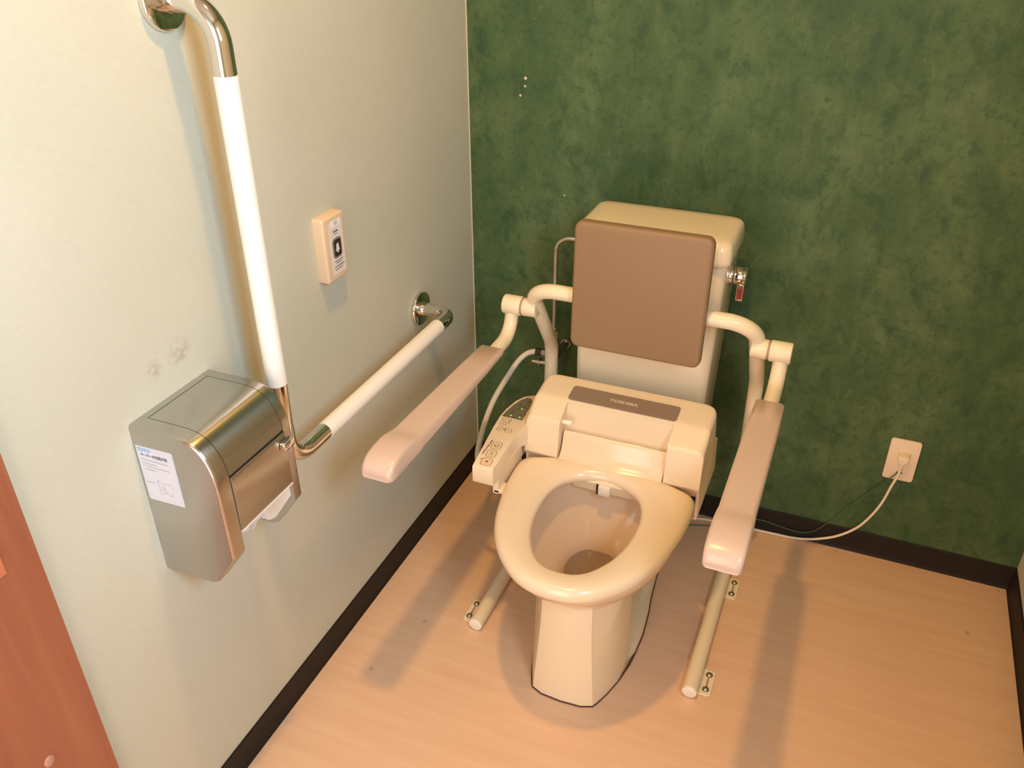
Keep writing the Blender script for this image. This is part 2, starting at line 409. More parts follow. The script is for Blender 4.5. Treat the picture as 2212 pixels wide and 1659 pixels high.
rimtab = [(-0.826, 0), (-0.820, 0.045), (-0.795, 0.087), (-0.74, 0.134), (-0.67, 0.166), (-0.59, 0.180), (-0.50, 0.182), (-0.42, 0.176), (-0.35, 0.150), (-0.315, 0.10), (-0.31, 0)]
bowlin = [(-0.795, 0), (-0.788, 0.035), (-0.765, 0.072), (-0.72, 0.108), (-0.66, 0.130), (-0.60, 0.136), (-0.54, 0.128), (-0.49, 0.10), (-0.462, 0.06), (-0.455, 0)]
NR = 36
rim = outline(rimtab, NR); bin_ = outline(bowlin, NR)
def scaled(pts, cx, cy, sx, sy, z, fr=None):
    return [(cx+(x-cx)*sx, cy+(y-cy)*sy, z) for x, y in pts]
b = B()
rings = [scaled(rim, XC, -0.55, s, sy, z) for z, s, sy in ((0.215, 0.50, 0.60), (0.235, 0.56, 0.63), (0.255, 0.635, 0.66), (0.275, 0.72, 0.70), (0.295, 0.80, 0.76), (0.315, 0.875, 0.83), (0.333, 0.93, 0.90), (0.350, 0.97, 0.95), (0.365, 0.99, 0.98), (0.380, 1, 1), (0.389, 0.995, 0.997), (0.393, 0.98, 0.985))]
# inside of the bowl, down to the sump
inr = [[(x, y, 0.393) for x, y in bin_], scaled(bin_, XC, -0.6, 0.985, 0.985, 0.386)]
for z, s, dy in ((0.365, 0.96, 0), (0.34, 0.90, 0.003), (0.315, 0.81, 0.008), (0.29, 0.70, 0.015), (0.27, 0.60, 0.022), (0.25, 0.50, 0.03), (0.235, 0.44, 0.034), (0.215, 0.40, 0.036), (0.19, 0.37, 0.04), (0.16, 0.32, 0.045), (0.13, 0.2, 0.05)):
    inr.append([(XC+(x-XC)*s, -0.605+dy+(y+0.605)*s, z) for x, y in bin_])
loft(b, rings+inr, False, True)
obj('bowl', b, m_bowl, toilet, ang=50)
# pedestal: faceted front column, narrower trap body behind it, lip along the floor
b = B()
def colring(z, k, kn):
    # k scales front width, kn the flank width
    f = [(0.0, -0.751), (0.045, -0.748), (0.069, -0.738), (0.0745, -0.728), (0.088, -0.695), (0.101, -0.652), (0.108, -0.600)]
    fy = -0.002-0.10*z if z < 0.2 else -0.022
    half = []
    for j, (x, y) in enumerate(f):
        kk = k if j <= 3 else kn
        half.append((x*kk, y-(-0.745-y)*0 + (0.03*z)))
    back = [(0.108*kn, -0.598+0.03*z)]
    h = half+back
    return [(XC+x, y, z) for x, y in h[::-1]]+[(XC-x, y, z) for x, y in h[1:]]
cr = [colring(z, k, kn) for z, k, kn in ((0.0005, 1, 1), (0.004, 1.0, 1.0), (0.05, 0.95, 0.985), (0.12, 0.88, 0.965), (0.20, 0.81, 0.945), (0.298, 0.77, 0.935))]
loft(b, cr, False, False, closed=False)
bevel(b, [e for e in b.edges if len(e.link_faces) == 2 and abs(e.verts[0].co.z-e.verts[1].co.z) > 0.003 and e.calc_face_angle(0) > 0.6 and e.verts[0].co.y < -0.65], 0.006, 2)
obj('pedestal', b, m_cer, toilet, ang=32)
b = B()
half = [(0.104, -0.60), (0.114, -0.56), (0.116, -0.50), (0.111, -0.43), (0.104, -0.38), (0.098, -0.30), (0.095, -0.2), (0.092, -0.13)]
ol = [(XC+x, y) for x, y in half]+[(XC-x, y) for x, y in half[::-1]]
loft(b, [scaled(ol, XC, -0.4, s, s2, z) for z, s, s2 in ((0.0005, 1, 1), (0.016, 0.995, 1), (0.024, 0.94, 0.995), (0.034, 0.78, 0.98), (0.06, 0.70, 0.97), (0.14, 0.68, 0.96), (0.20, 0.70, 0.95), (0.24, 0.78, 0.95))], False, False, closed=False)
obj('trap_body', b, m_cer, toilet, ang=40)
b = B()
hb = [(0.0, -0.7535), (0.045, -0.7505), (0.0705, -0.7400), (0.0765, -0.7290), (0.0900, -0.695), (0.1030, -0.652), (0.1135, -0.60), (0.1165, -0.56), (0.1185, -0.50), (0.1135, -0.43), (0.1065, -0.38), (0.1, -0.30), (0.097, -0.2)]
ho = [(XC-x, y) for x, y in hb[:0:-1]]+[(XC+x, y) for x, y in hb]; hi = [(XC+(x-XC)*0.96, y+0.004) for x, y in ho]
loft(b, [[(x, y, 0.0003) for x, y in ho], [(x, y, 0.0022) for x, y in ho], [(x, y, 0.0028) for x, y in hi]], closed=False)
obj('base_seal', b, m_seal, toilet, ang=0, label='dark brown seal line round the foot')
b = B(); ell = [(XC+0.058*math.cos(a*PI/16), -0.575+0.074*math.sin(a*PI/16)) for a in range(32)]
loft(b, [[(x, y, 0.226) for x, y in ell], [(XC+(x-XC)*0.4, -0.575+(y+0.575)*0.4, 0.2261) for x, y in ell]], False, True)
obj('water', b, m_water, toilet)
# tank
b = B()
def tankring(z, hw, yf, yb, r): return [(x, y, z) for x, y in rrect(XC-hw, XC+hw, yf, yb, r, 6)]
loft(b, [tankring(z, hw, yf, -0.075, 0.022) for z, hw, yf in ((0.36, 0.138, -0.25), (0.366, 0.147, -0.262), (0.40, 0.150, -0.266), (0.55, 0.155, -0.262), (0.70, 0.159, -0.257), (0.845, 0.1635, -0.252))], True, True)
obj('tank', b, m_cer, toilet, ang=40)
b = B()
loft(b, [tankring(z, hw, yf, yb, r) for z, hw, yf, yb, r in ((0.848, 0.164, -0.252, -0.078, 0.02), (0.846, 0.168, -0.262, -0.073, 0.022), (0.849, 0.1705, -0.2645, -0.070, 0.024), (0.858, 0.1705, -0.2645, -0.070, 0.024), (0.875, 0.1695, -0.263, -0.071, 0.024), (0.888, 0.167, -0.260, -0.074, 0.024), (0.894, 0.162, -0.255, -0.079, 0.024), (0.897, 0.153, -0.246, -0.088, 0.022), (0.8985, 0.13, -0.22, -0.11, 0.02))], True, True)
obj('tank_lid', b, m_cer, toilet, ang=50)
# flush handle on the tank's right side
b = B(); cyl(b, (XC+0.160, -0.185, 0.803), (XC+0.172, -0.185, 0.803), 0.021, 24, 0.003); cyl(b, (XC+0.172, -0.185, 0.803), (XC+0.199, -0.185, 0.803), 0.0195, 28, 0.003)
fl = obj('flush_handle', b, m_chrome, toilet, label='chrome flush knob with hanging lever')
b = B(); prism(b, rrect(-0.196, -0.174, 0.747, 0.790, 0.004, 3), 'x', XC+0.182, XC+0.197, 0.0015, 2); obj('lever', b, m_chrome, fl)
b = B(); prism(b, rrect(-0.193, -0.177, 0.753, 0.778, 0.002, 2), 'x', XC+0.1965, XC+0.1978)
box(b, XC+0.184, XC+0.195, -0.1968, -0.1958, 0.753, 0.778); obj('lever_inlay', b, m_redi, fl, label='dark red inlay')
b = B()
for dz, dy in ((0.012, -0.0155), (-0.004, -0.0195), (0.0185, -0.006)):
    cyl(b, (XC+0.1915, -0.185+dy, 0.803+dz), (XC+0.1915, -0.185+dy*1.02, 0.803+dz*1.02), 0.0022, 8)
obj('dial_mark', b, m_black, fl)

# ------------------------------------------------------------------ heated bidet seat
bidet = thing('bidet_seat', (XC, -0.42, 0.394), 'ivory electric bidet seat with open ring and side control arm, on the toilet', 'toilet seat')
HW = 0.197
side = rpoly([(-0.278, 0.398), (-0.292, 0.482), (-0.322, 0.557), (-0.405, 0.5475), (-0.462, 0.519), (-0.474, 0.434), (-0.45, 0.398)], [0, 0, 0.014, 0.05, 0.010, 0.004, 0], 6)
b = B(); secs = []
RC, RE = 0.034, 0.013      # plan radius of the rear corners, radius of the top edges
def rnd(x, R):
    t_ = max(0, abs(x)-(HW-R)); return R-math.sqrt(max(R*R-t_*t_, 0))
for x in [-HW+RC*(1-math.cos(k*PI/20)) for k in range(11)]+[HW-RC*(1-math.cos(k*PI/20)) for k in range(10, -1, -1)]:
    ring = []
    for y, z in side:
        wr = max(0, min(1, (y+0.43)/0.06)); wt = max(0, min(1, (z-0.47)/0.03))
        ring.append((XC+x, y-rnd(x, RC)*0.9*wr, z-rnd(x, RE)*wt))
    secs.append(ring)
loft(b, secs, True, True)
A = temp(b)
b = B(); prism(b, [(-0.412, 0.70), (-0.412, 0.535), (-0.424, 0.478), (-0.428, 0.420), (-0.56, 0.420), (-0.56, 0.70)], 'x', XC-0.1195, XC+0.1195)
b = boolean_cut(A, temp(b))
# skirts that reach down past the sides of the seat
for s in (-1, 1):
    xa, xb = sorted((XC+s*0.1905, XC+s*0.1975))
    prism(b, [(-0.468, 0.447), (-0.455, 0.340), (-0.25, 0.340), (-0.28, 0.447)], 'x', xa, xb, 0.002, 2)
box(b, XC-0.10, XC+0.10, -0.470, -0.40, 0.394, 0.412, 0.003, 2)
prism(b, [(-0.490, 0.4135), (-0.497, 0.407), (-0.4915, 0.381), (-0.476, 0.381), (-0.466, 0.398), (-0.466, 0.4135)], 'x', XC-0.074, XC+0.074, 0.0015, 1)
body = obj('body', b, m_body, bidet, ang=28)
# badge panel on the sloping top
e_y = Vector((0, 0.080, 0.0095)).normalized()
pm = basis((XC, -0.3815, 0.5515), (1, 0, 0), e_y)
b = B(); prism(b, rrect(-0.1215, 0.1215, -0.0255, 0.0235, 0.007), 'z', -0.001, 0.0013); bmesh.ops.transform(b, matrix=pm, verts=b.verts)
pn = obj('badge_panel', b, m_panel, body, label='brown-grey badge panel')
b = text_bm('TOSHIBA', 0.0125, pm @ Matrix.Translation((0.000, -0.002, 0.0013)), sx=1.25, bold=0.0003)
obj('lettering', b, m_logo, bidet, ang=0)
# lid pivot pins left behind where the lid has been taken off
b = B(); cyl(b, (XC-0.1205, -0.440, 0.5085), (XC-0.098, -0.440, 0.5085), 0.0055, 14, 0.001); obj('pivot_pin', b, m_cap, bidet)
b = B(); cyl(b, (XC+0.1205, -0.440, 0.5115), (XC+0.1155, -0.440, 0.5115), 0.0055, 14, 0.001); obj('pivot_pin', b, m_cap, bidet)
# the seat ring
seatout = [(-0.852, 0), (-0.846, 0.045), (-0.822, 0.089), (-0.770, 0.137), (-0.70, 0.171), (-0.62, 0.1895), (-0.56, 0.1962), (-0.515, 0.1972), (-0.492, 0.1915), (-0.479, 0.176), (-0.469, 0.148), (-0.460, 0.12), (-0.449, 0.10), (-0.441, 0.06), (-0.439, 0)]
seatin = [(-0.792, 0), (-0.787, 0.028), (-0.768, 0.055), (-0.724, 0.082), (-0.672, 0.098), (-0.618, 0.1035), (-0.571, 0.0995), (-0.530, 0.084), (-0.505, 0.056), (-0.494, 0.026), (-0.491, 0)]
NS = 48
so = outline(seatout, NS); si = outline(seatin, NS)
def sring(t, z): return [(a[0]+(c[0]-a[0])*t, a[1]+(c[1]-a[1])*t, z+zz) for (a, c), zz in zip(zip(so, si), seatz)]
seatz = [0.008*max(0, min(1, (y+0.85)/0.35)) for x, y in so]
b = B()
loft(b, [sring(t, z) for t, z in ((0.10, 0.3955), (0.02, 0.397), (-0.005, 0.401), (-0.012, 0.406), (0.0, 0.412), (0.035, 0.4175), (0.10, 0.4215), (0.22, 0.4245), (0.42, 0.4255), (0.62, 0.4245), (0.80, 0.4215), (0.92, 0.416), (0.985, 0.409), (1.0, 0.402), (0.96, 0.3955), (0.10, 0.3955))])
# hinge tongue rising at the back of the ring
tong = [(-0.415, 0.428), (-0.425, 0.470), (-0.431, 0.482), (-0.437, 0.486), (-0.4425, 0.482), (-0.446, 0.470), (-0.450, 0.458), (-0.456, 0.4475), (-0.462, 0.4402), (-0.468, 0.4364), (-0.4735, 0.4334), (-0.478, 0.4300), (-0.475, 0.422), (-0.465, 0.405)]
prism(b, tong, 'x', XC-0.1165, XC+0.1165, 0.002, 2, rim=True)
obj('seat_ring', b, m_seat, bidet, ang=50)
b = B(); box(b, XC-0.014, XC+0.013, -0.5015, -0.462, 0.379, 0.4045, 0.003, 2); obj('nozzle_housing', b, m_lining, bidet)
b = B(); box(b, XC-0.0185, XC-0.0143, -0.4985, -0.468, 0.3795, 0.4060); obj('nozzle_gap', b, m_dark, bidet)
# side control arm
ZT = 0.495
arm = [(0.2915, -0.646), (0.3375, -0.646), (0.3385, -0.632), (0.333, -0.52), (0.336, -0.492), (0.345, -0.480), (0.350, -0.34), (0.330, -0.332), (0.309, -0.338), (0.291, -0.352), (0.279, -0.378), (0.272, -0.418), (0.2705, -0.452), (0.274, -0.498), (0.283, -0.572)]
b = B(); loft(b, [[(x*s+(1-s)*0.31, y*s+(1-s)*-0.5, z) for x, y in arm] for z, s in ((0.452, 0.985), (0.456, 1.0), (0.488, 1.0), (0.4925, 0.993), (ZT, 0.972))], True, True)
ca = obj('control_arm', b, m_body, bidet, ang=40)
b = B(); box(b, 0.322, 0.352, -0.612, -0.580, 0.408, 0.418, 0.003, 2); box(b, 0.322, 0.335, -0.612, -0.48, 0.408, 0.455); obj('arm_bracket', b, m_body, bidet)
disp = [(0.2755, -0.4511), (0.2775, -0.425), (0.2825, -0.396), (0.2895, -0.373), (0.299, -0.359), (0.3095, -0.357), (0.317, -0.367), (0.3195, -0.385), (0.3245, -0.4515)]
b = B(); prism(b, rpoly(disp, [0, .01, .01, .01, .01, .01, .01, .01, 0], 3), 'z', ZT-0.0005, ZT+0.0006); obj('display', b, m_disp, ca, ang=30, label='dark grey display with green lights')
for x, y in ((0.3068, -0.4086), (0.2936, -0.4430), (0.315, -0.4430)):
    b = B(); cyl(b, (x, y, ZT+0.0004), (x, y, ZT+0.0014), 0.0016, 10); obj('indicator_light', b, m_led, ca, label='lit green indicator light')
b = B()
for x, y, sx, sy in ((0.3105, -0.375, .004, .003), (0.2965, -0.392, .004, .004), (0.3075, -0.397, .004, .004), (0.2915, -0.429, .004, .004), (0.3125, -0.434, .003, .005), (0.2805, -0.447, .002, .002), (0.301, -0.447, .002, .002), (0.3225, -0.43, .0015, .006), (0.3205, -0.402, .0012, .008), (0.299, -0.413, .006, .0012)):
    for q in range(2): box(b, x-sx/2, x+sx/2, y-sy/2+q*sy*0.55, y-sy/2+q*sy*0.55+sy*0.35, ZT+0.0005, ZT+0.0009)
obj('display_marks', b, m_black, ca, ang=0, kind='stuff')
def button(x0, x1, y0, y1, r, ink, nm='button', shear=0.0):
    cx, cy = (x0+x1)/2, (y0+y1)/2
    def sh(p): return (p[0]+shear*(p[1]-cy), p[1])
    b = B(); prism(b, [sh(p) for p in rrect(x0, x1, y0, y1, r, 4)], 'z', ZT-0.0004, ZT+0.0005); o = obj(nm, b, m_body, ca, ang=30)
    b = B(); k = 0.0011
    frame_ring(b, [sh(p) for p in rrect(x0, x1, y0, y1, r, 4)], [sh(p) for p in rrect(x0+k, x1-k, y0+k, y1-k, max(r-k, .0005), 4)], lambda p: (p[0], p[1], ZT+0.00062))
    return o, b
SH = -0.09
o, b = button(0.2995, 0.3220, -0.5765, -0.5500, 0.005, m_ink, shear=SH)
for a0 in range(24):
    t0 = a0*PI/12; t1 = (a0+1)*PI/12
    v = [b.verts.new((0.311+r*math.cos(q)*1.0, -0.5635+r*math.sin(q)*1.1, ZT+0.0007)) for r, q in ((0.0058, t0), (0.0058, t1), (0.0049, t1), (0.0049, t0))]; b.faces.new(v)
box(b, 0.3085, 0.3135, -0.5675, -0.5667, ZT+0.0006, ZT+0.0008); box(b, 0.3070, 0.3078, -0.567, -0.560, ZT+0.0006, ZT+0.0008); box(b, 0.3140, 0.3148, -0.567, -0.560, ZT+0.0006, ZT+0.0008)
obj('button_print', b, m_ink, ca, ang=0)
o, b = button(0.3012, 0.3235, -0.6075, -0.5815, 0.005, m_ink, shear=SH)
tube(b, spline([(0.3075, -0.588, ZT+0.0007), (0.311, -0.591, ZT+0.0007), (0.312, -0.5945, ZT+0.0007), (0.311, -0.598, ZT+0.0007), (0.3085, -0.601, ZT+0.0007)], 4), 0.0004, 6)
tube(b, spline([(0.3165, -0.588, ZT+0.0007), (0.313, -0.591, ZT+0.0007), (0.312, -0.5945, ZT+0.0007), (0.314, -0.598, ZT+0.0007), (0.3165, -0.601, ZT+0.0007)], 4), 0.0004, 6)
obj('button_print', b, m_ink, ca, ang=0)
o, b = button(0.3025, 0.3265, -0.6375, -0.6115, 0.005, m_red, shear=SH)
box(b, 0.3120, 0.3170, -0.6265, -0.6215, ZT+0.0006, ZT+0.0008); box(b, 0.2985, 0.3005, -0.6205, -0.6180, ZT+0.0001, ZT+0.0008)
obj('stop_print', b, m_red, ca, ang=0, label='red printed stop square')
for x, y, wx, wy in ((0.2885, -0.4625, .0145, .017), (0.2905, -0.4810, .0145, .017), (0.2925, -0.5015, .0145, .017), (0.3125, -0.5015, .0155, .017)):
    o, b = button(x-wx/2, x+wx/2, y-wy/2, y+wy/2, 0.006, m_ink, shear=SH)
    box(b, x-0.0015, x+0.0015, y-0.0015, y+0.0015, ZT+0.0006, ZT+0.0008); obj('button_print', b, m_ink, ca, ang=0)
b = B()
for k in range(9): box(b, 0.2925+0.0005*(k % 3), 0.2955+0.0005*(k % 2), -0.553-k*0.0062, -0.549-k*0.0062+0.0005, ZT+0.0001, ZT+0.0004)
for k in range(4): box(b, 0.2995, 0.3015+0.0004*(k % 2), -0.459-k*0.005, -0.4556-k*0.005, ZT+0.0001, ZT+0.0004)
for k in range(2): box(b, 0.3015, 0.3035, -0.498-k*0.005, -0.4945-k*0.005, ZT+0.0001, ZT+0.0004)
obj('printed_marks', b, m_ink, ca, ang=0, kind='stuff')

# ------------------------------------------------------------------ armrest frame around the toilet
fr = thing('toilet_support_frame', (XC, -0.30, 0), 'cream tubular armrest frame with taupe back cushion, screwed down around the toilet', 'handrail')
RT = 0.0168; XR = 0.2555
path = []
def halfpath(s):
    return [(XC+s*XR, -0.632, 0.018), (XC+s*XR, -0.150, 0.018), (XC+s*0.252, -0.152, 0.535), (XC+s*0.248, -0.318, 0.757), (XC+s*0.05, -0.3185, 0.757)]
L = halfpath(-1); R = halfpath(1)
pts = fillet(L+R[::-1], [0.07, 0.09, 0.062, 0, 0, 0.062, 0.09, 0.07], 10)
b = B(); tube(b, pts, RT, 24); frm = obj('tube_frame', b, m_tube, fr, ang=50)
for s in (-1, 1):
    b = B(); cyl(b, (XC+s*XR, -0.6315, 0.018), (XC+s*XR, -0.6375, 0.018), RT*0.97, 24, 0.002); obj('end_cap', b, m_cap, fr, label='white tube end cap')
    for y in (-0.582, -0.268):
        b = B(); xa, xb = sorted((XC+s*0.262, XC+s*0.2985)); prism(b, rrect(xa, xb, y-0.037, y+0.037, 0.008), 'z', 0.0004, 0.0034, 0.0008, 1, rim=True)
        br = obj('floor_bracket', b, m_tube, fr, label='cream floor bracket with two bolts')
        xb = XC+s*0.286
        b = B(); box(b, xb-0.002, xb+0.002, y-0.014, y+0.014, 0.003, 0.0038); obj('slot', b, m_ring, br, ang=0)
        for dy in (-0.021, 0.021):
            b = B(); cyl(b, (xb, y+dy, 0.003), (xb, y+dy, 0.005), 0.0078, 16); ellipsoid(b, (xb, y+dy, 0.005), 0.0068, 0.0068, 0.005); obj('bolt', b, m_bolt, br, label='dark steel bolt')
    # hinge: fixed collar, washer, turning barrel
    hy, hz = -0.287, 0.692
    b = B(); cyl(b, (XC+s*0.240, hy+0.0, hz+0.001), (XC+s*0.274, hy, hz), 0.0212, 28, 0.002); obj('hinge_collar', b, m_tube, fr)
    b = B(); cyl(b, (XC+s*0.2735, hy, hz), (XC+s*0.2785, hy, hz), 0.0207, 28); obj('washer', b, m_ring, fr, label='taupe washer')
    b = B(); cyl(b, (XC+s*0.278, hy, hz), (XC+s*0.3225, hy, hz), 0.0228, 32, 0.003); obj('hinge_barrel', b, m_tube, fr)
    ax = XC+s*0.303
    b = B(); tube(b, fillet([(ax, hy, hz-0.004), (ax, hy-0.012, 0.622), (ax, -0.47, 0.622)], 0.055, 10), 0.0158, 22); obj('arm_tube', b, m_tube, fr, ang=50)
    # arm pad: long flat bar with a raised rounded nose
    sec = [(-0.408, 0.6425), (-0.50, 0.6465), (-0.62, 0.6515), (-0.74, 0.6570), (-0.79, 0.6590), (-0.803, 0.6600), (-0.815, 0.6632), (-0.830, 0.6670), (-0.848, 0.6690), (-0.868, 0.6685), (-0.886, 0.6660), (-0.898, 0.6622), (-0.908, 0.6562), (-0.9140, 0.6490), (-0.9165, 0.6420), (-0.9160, 0.6370)]
    b = B(); rings = []
    for k, (y, z) in enumerate(sec):
        hw = 0.0305; zb = 0.626+max(0, k-12)*0.0018
        if k >= len(sec)-5: hw = (0.0318, 0.0308, 0.0290, 0.0265, 0.0235)[k-len(sec)+5]
        if k == 0: hw = 0.0285
        if -0.895 < y < -0.80: hw += 0.0015
        r = min(0.0085, (z-zb)*0.48)
        sec2 = []
        for cx, cz, a in ((hw-r, z-r, 0), (-(hw-r), z-r, 90), (-(hw-r), zb+r*0.5, 180), (hw-r, zb+r*0.5, 270)):
            for j in range(5):
                t_ = math.radians(a+90*j/4); q = r if a < 170 else r
                sec2.append((ax+cx+q*math.cos(t_), y, cz+(r if a < 170 else r*0.5)*math.sin(t_)))
        rings.append(sec2)
    loft(b, [[(ax+(x-ax)*0.8, -0.4045, z+(0.634-z)*0.3) for x, y, z in rings[0]]]+rings, True, True)
    obj('arm_pad', b, m_pad, fr, ang=45, label='pinkish beige arm pad')
# back cushion
b = B(); tilt = -0.02
box(b, -0.1425, 0.1425, -0.0145, 0.0145, -0.1425, 0.1425)
bevel(b, [e for e in b.edges if abs(e.verts[0].co.y-e.verts[1].co.y) > 0.01], 0.017, 5)
bevel(b, [e for e in sharp(b)], 0.0085, 4)
bmesh.ops.transform(b, matrix=Matrix.Translation((XC+0.0065, -0.3475, 0.799)) @ Matrix.Rotation(-0.02, 4, 'X'), verts=b.verts)
obj('back_cushion', b, m_back, fr, ang=50, label='taupe square back cushion')

# ------------------------------------------------------------------ L-shaped grab bar on the left wall
GX, GY, GZ = 0.090, -0.962, 0.658; GR = 0.0163
gb = thing('grab_bar', (0, GY, 1.0), 'L-shaped chrome and white grab bar on the pale wall', 'handrail')
b = B(); tube(b, fillet([(GX, GY, 1.312), (GX, GY, 1.405), (0.008, GY, 1.405)], 0.055, 12), GR, 26); obj('chrome_bend', b, m_chrome, gb, ang=50, label='upper chrome bend')
b = B(); tube(b, [(GX, GY, 1.3125), (GX, GY, 0.8215)], GR+0.0007, 28); obj('white_grip', b, m_grip, gb, ang=50, label='upright white grip')
b = B(); tube(b, fillet([(GX, GY, 0.822), (GX, GY, GZ), (GX, -0.853, GZ)], 0.055, 12), GR, 26); obj('chrome_bend', b, m_chrome, gb, ang=50, label='chrome corner bend')
b = B(); tube(b, [(GX, -0.8537, GZ), (GX, -0.389, GZ-0.002)], GR+0.0007, 28); obj('white_grip', b, m_grip, gb, ang=50, label='level white grip')
b = B(); tube(b, fillet([(GX, -0.3895, GZ-0.002), (GX, -0.312, GZ-0.004), (0.020, -0.312, GZ-0.006)], 0.042, 12), GR, 26); obj('chrome_bend', b, m_chrome, gb, ang=50, label='far chrome bend')
def lathe_x(bm, prof, y, z, seg=40):
    loft(bm, [[(x, y+r*math.cos(2*PI*a/seg), z+r*math.sin(2*PI*a/seg)) for a in range(seg)] for x, r in prof], True, True)
for y, z in ((GY, 1.405), (-0.312, GZ-0.006)):
    b = B(); lathe_x(b, [(0.0003, 0.0400), (0.003, 0.0415), (0.008, 0.0415), (0.0105, 0.0400), (0.0115, 0.037), (0.0118, 0.02)], y, z)
    lathe_x(b, [(0.010, GR+0.0015), (0.021, GR+0.0015), (0.0215, GR+0.0008)], y, z, 28); obj('wall_flange', b, m_chrome, gb, ang=35)

# ------------------------------------------------------------------ steel paper holder
PY0, PY1 = -1.193, -1.012
ph = thing('paper_holder', (0, (PY0+PY1)/2, 0.577), 'brushed steel toilet paper holder with white label on the left wall', 'paper holder')
prof = [(0.0004, 0.857), (0.078, 0.857), (0.088, 0.8568), (0.098, 0.8555), (0.107, 0.8530), (0.1155, 0.8487), (0.1235, 0.8425), (0.1305, 0.8345), (0.1362, 0.8250), (0.1405, 0.8145), (0.1435, 0.8030), (0.1453, 0.7910), (0.1462, 0.7780), (0.1466, 0.7640)]
prof += rpoly([(0.1466, 0.7640), (0.1475, 0.645), (0.104, 0.584), (0.090, 0.577), (0.0004, 0.577)], [0, 0.006, 0.012, 0.01, 0], 6)[1:]
b = B(); prism(b, prof, 'y', PY0, -1.1665)
bevel(b, [e for e in sharp(b, None, 60) if abs(e.verts[0].co.y-PY0) < 1e-5 and abs(e.verts[1].co.y-PY0) < 1e-5 and max(e.verts[0].co.x, e.verts[1].co.x) > 0.002], 0.005, 4)
side1 = obj('side_panel', b, m_steel, ph, ang=30)
b = B(); prism(b, prof, 'y', -1.0325, PY1)
bevel(b, [e for e in sharp(b, None, 60) if abs(e.verts[0].co.y-PY1) < 1e-5 and abs(e.verts[1].co.y-PY1) < 1e-5 and max(e.verts[0].co.x, e.verts[1].co.x) > 0.002], 0.005, 4)
obj('side_panel', b, m_steel, ph, ang=30)
ins = rpoly([(0.004, 0.84), (0.10, 0.84), (0.135, 0.80), (0.139, 0.652), (0.100, 0.594), (0.085, 0.583), (0.004, 0.583)], [0, 0.05, 0.03, 0.006, 0.012, 0.01, 0], 5)
b = B(); prism(b, ins, 'y', -1.0345, -1.0318); obj('side_lining', b, m_lining, ph, label='white plastic lining')
b = B(); prism(b, ins, 'y', -1.1672, -1.1645); obj('side_lining', b, m_lining, ph, label='white plastic lining')
b = B(); box(b, 0.0004, 0.0125, -1.1667, -1.0323, 0.577, 0.857); obj('back_plate', b, m_steel, ph, ang=30)
b = B(); box(b, 0.0125, 0.06, -1.1645, -1.0345, 0.580, 0.584); box(b, 0.06, 0.064, -1.1645, -1.0345, 0.580, 0.612); obj('inner_tray', b, m_lining, ph, ang=30)
# curved top flap and front cover with seams left between them and the sides
n0 = [i for i, (x, z) in enumerate(prof)]
upper = [(x, z) for x, z in prof if z > 0.786 and x > 0.013]
upper = sorted(upper, key=lambda p: (round(-p[1], 5), p[0]))
flap = [(0.0138, 0.857)]+upper+[(0.1462, 0.7875)]
def shell(bm, line, th, y0, y1):
    inner = []
    for k, p in enumerate(line):
        a = Vector(line[max(k-1, 0)]); c = Vector(line[min(k+1, len(line)-1)]); d = (c-a).normalized()
        inner.append((p[0]+d.y*th, p[1]-d.x*th))
    prism(bm, line+inner[::-1], 'y', y0, y1)
b = B(); shell(b, flap, 0.002, -1.1655, -1.0335); obj('top_flap', b, m_steel, ph, ang=30)
b = B(); prism(b, rpoly([(0.1435, 0.7835), (0.1485, 0.7835), (0.1495, 0.779), (0.149, 0.683), (0.1455, 0.6825)], [0, 0.001, 0.001, 0.001, 0], 2), 'y', -1.1655, -1.0335); fc = obj('front_cover', b, m_steel, ph, ang=30)
b = B(); box(b, 0.146, 0.1498, -1.1655, -1.0335, 0.6815, 0.6832); obj('cutter_edge', b, m_lining, fc, ang=0, label='pale cutting edge')
b = B(); box(b, 0.130, 0.1445, -1.164, -1.035, 0.772, 0.790); obj('seam', b, m_dark, ph, ang=0)
b = B(); prism(b, rpoly([(-1.052, 0.773), (-1.026, 0.773), (-1.026, 0.758), (-1.052, 0.758)], 0.004, 3), 'x', 0.150, 0.160, 0.0015, 2); cyl(b, (0.146, -1.039, 0.7655), (0.151, -1.039, 0.7655), 0.006, 14); obj('catch', b, m_chrome, ph, label='small chrome catch')
# label on the near side
YL = PY0-0.0004
def lp(x, z, d=0): return (x, YL-d, z)
lab = [(0.0045, 0.8240), (0.0725, 0.8258), (0.0735, 0.7262), (0.0055, 0.7243)]
b = B(); prism(b, rpoly(lab, [0.001, 0.005, 0.001, 0.004], 4), 'y', YL-0.0002, PY0+0.0005); lb = obj('instruction_label', b, m_label, side1, ang=0, label='white instruction label')
b = B(); frame_ring(b, rpoly([(0.0075, 0.8205), (0.0700, 0.8222), (0.0708, 0.7292), (0.0080, 0.7275)], 0.003, 3), rpoly([(0.0083, 0.8197), (0.0692, 0.8214), (0.0700, 0.7300), (0.0088, 0.7283)], 0.0025, 3), lambda p: lp(p[0], p[1], 0.00035)); obj('label_border', b, m_lblue, side1, ang=0)
LM = lambda x, z: basis(lp(x, z, 0.0004), (1, 0, 0.024), (-0.024, 0, 1))
b = text_bm('TOTO', 0.0085, LM(0.0192, 0.8182), bold=0.0003, sx=1.0); obj('lettering', b, m_blue, ph, ang=0)
b = B(); box(b, 0.0075, 0.0305, YL-0.0003, YL, 0.8138, 0.8222); obj('logo_ground', b, m_lblue, side1, ang=0)
b = text_bm('ペーパーの交換方法', 0.0062, LM(0.0355, 0.8095), bold=0.00018, sx=0.92); obj('lettering', b, m_pgrey, ph, ang=0)
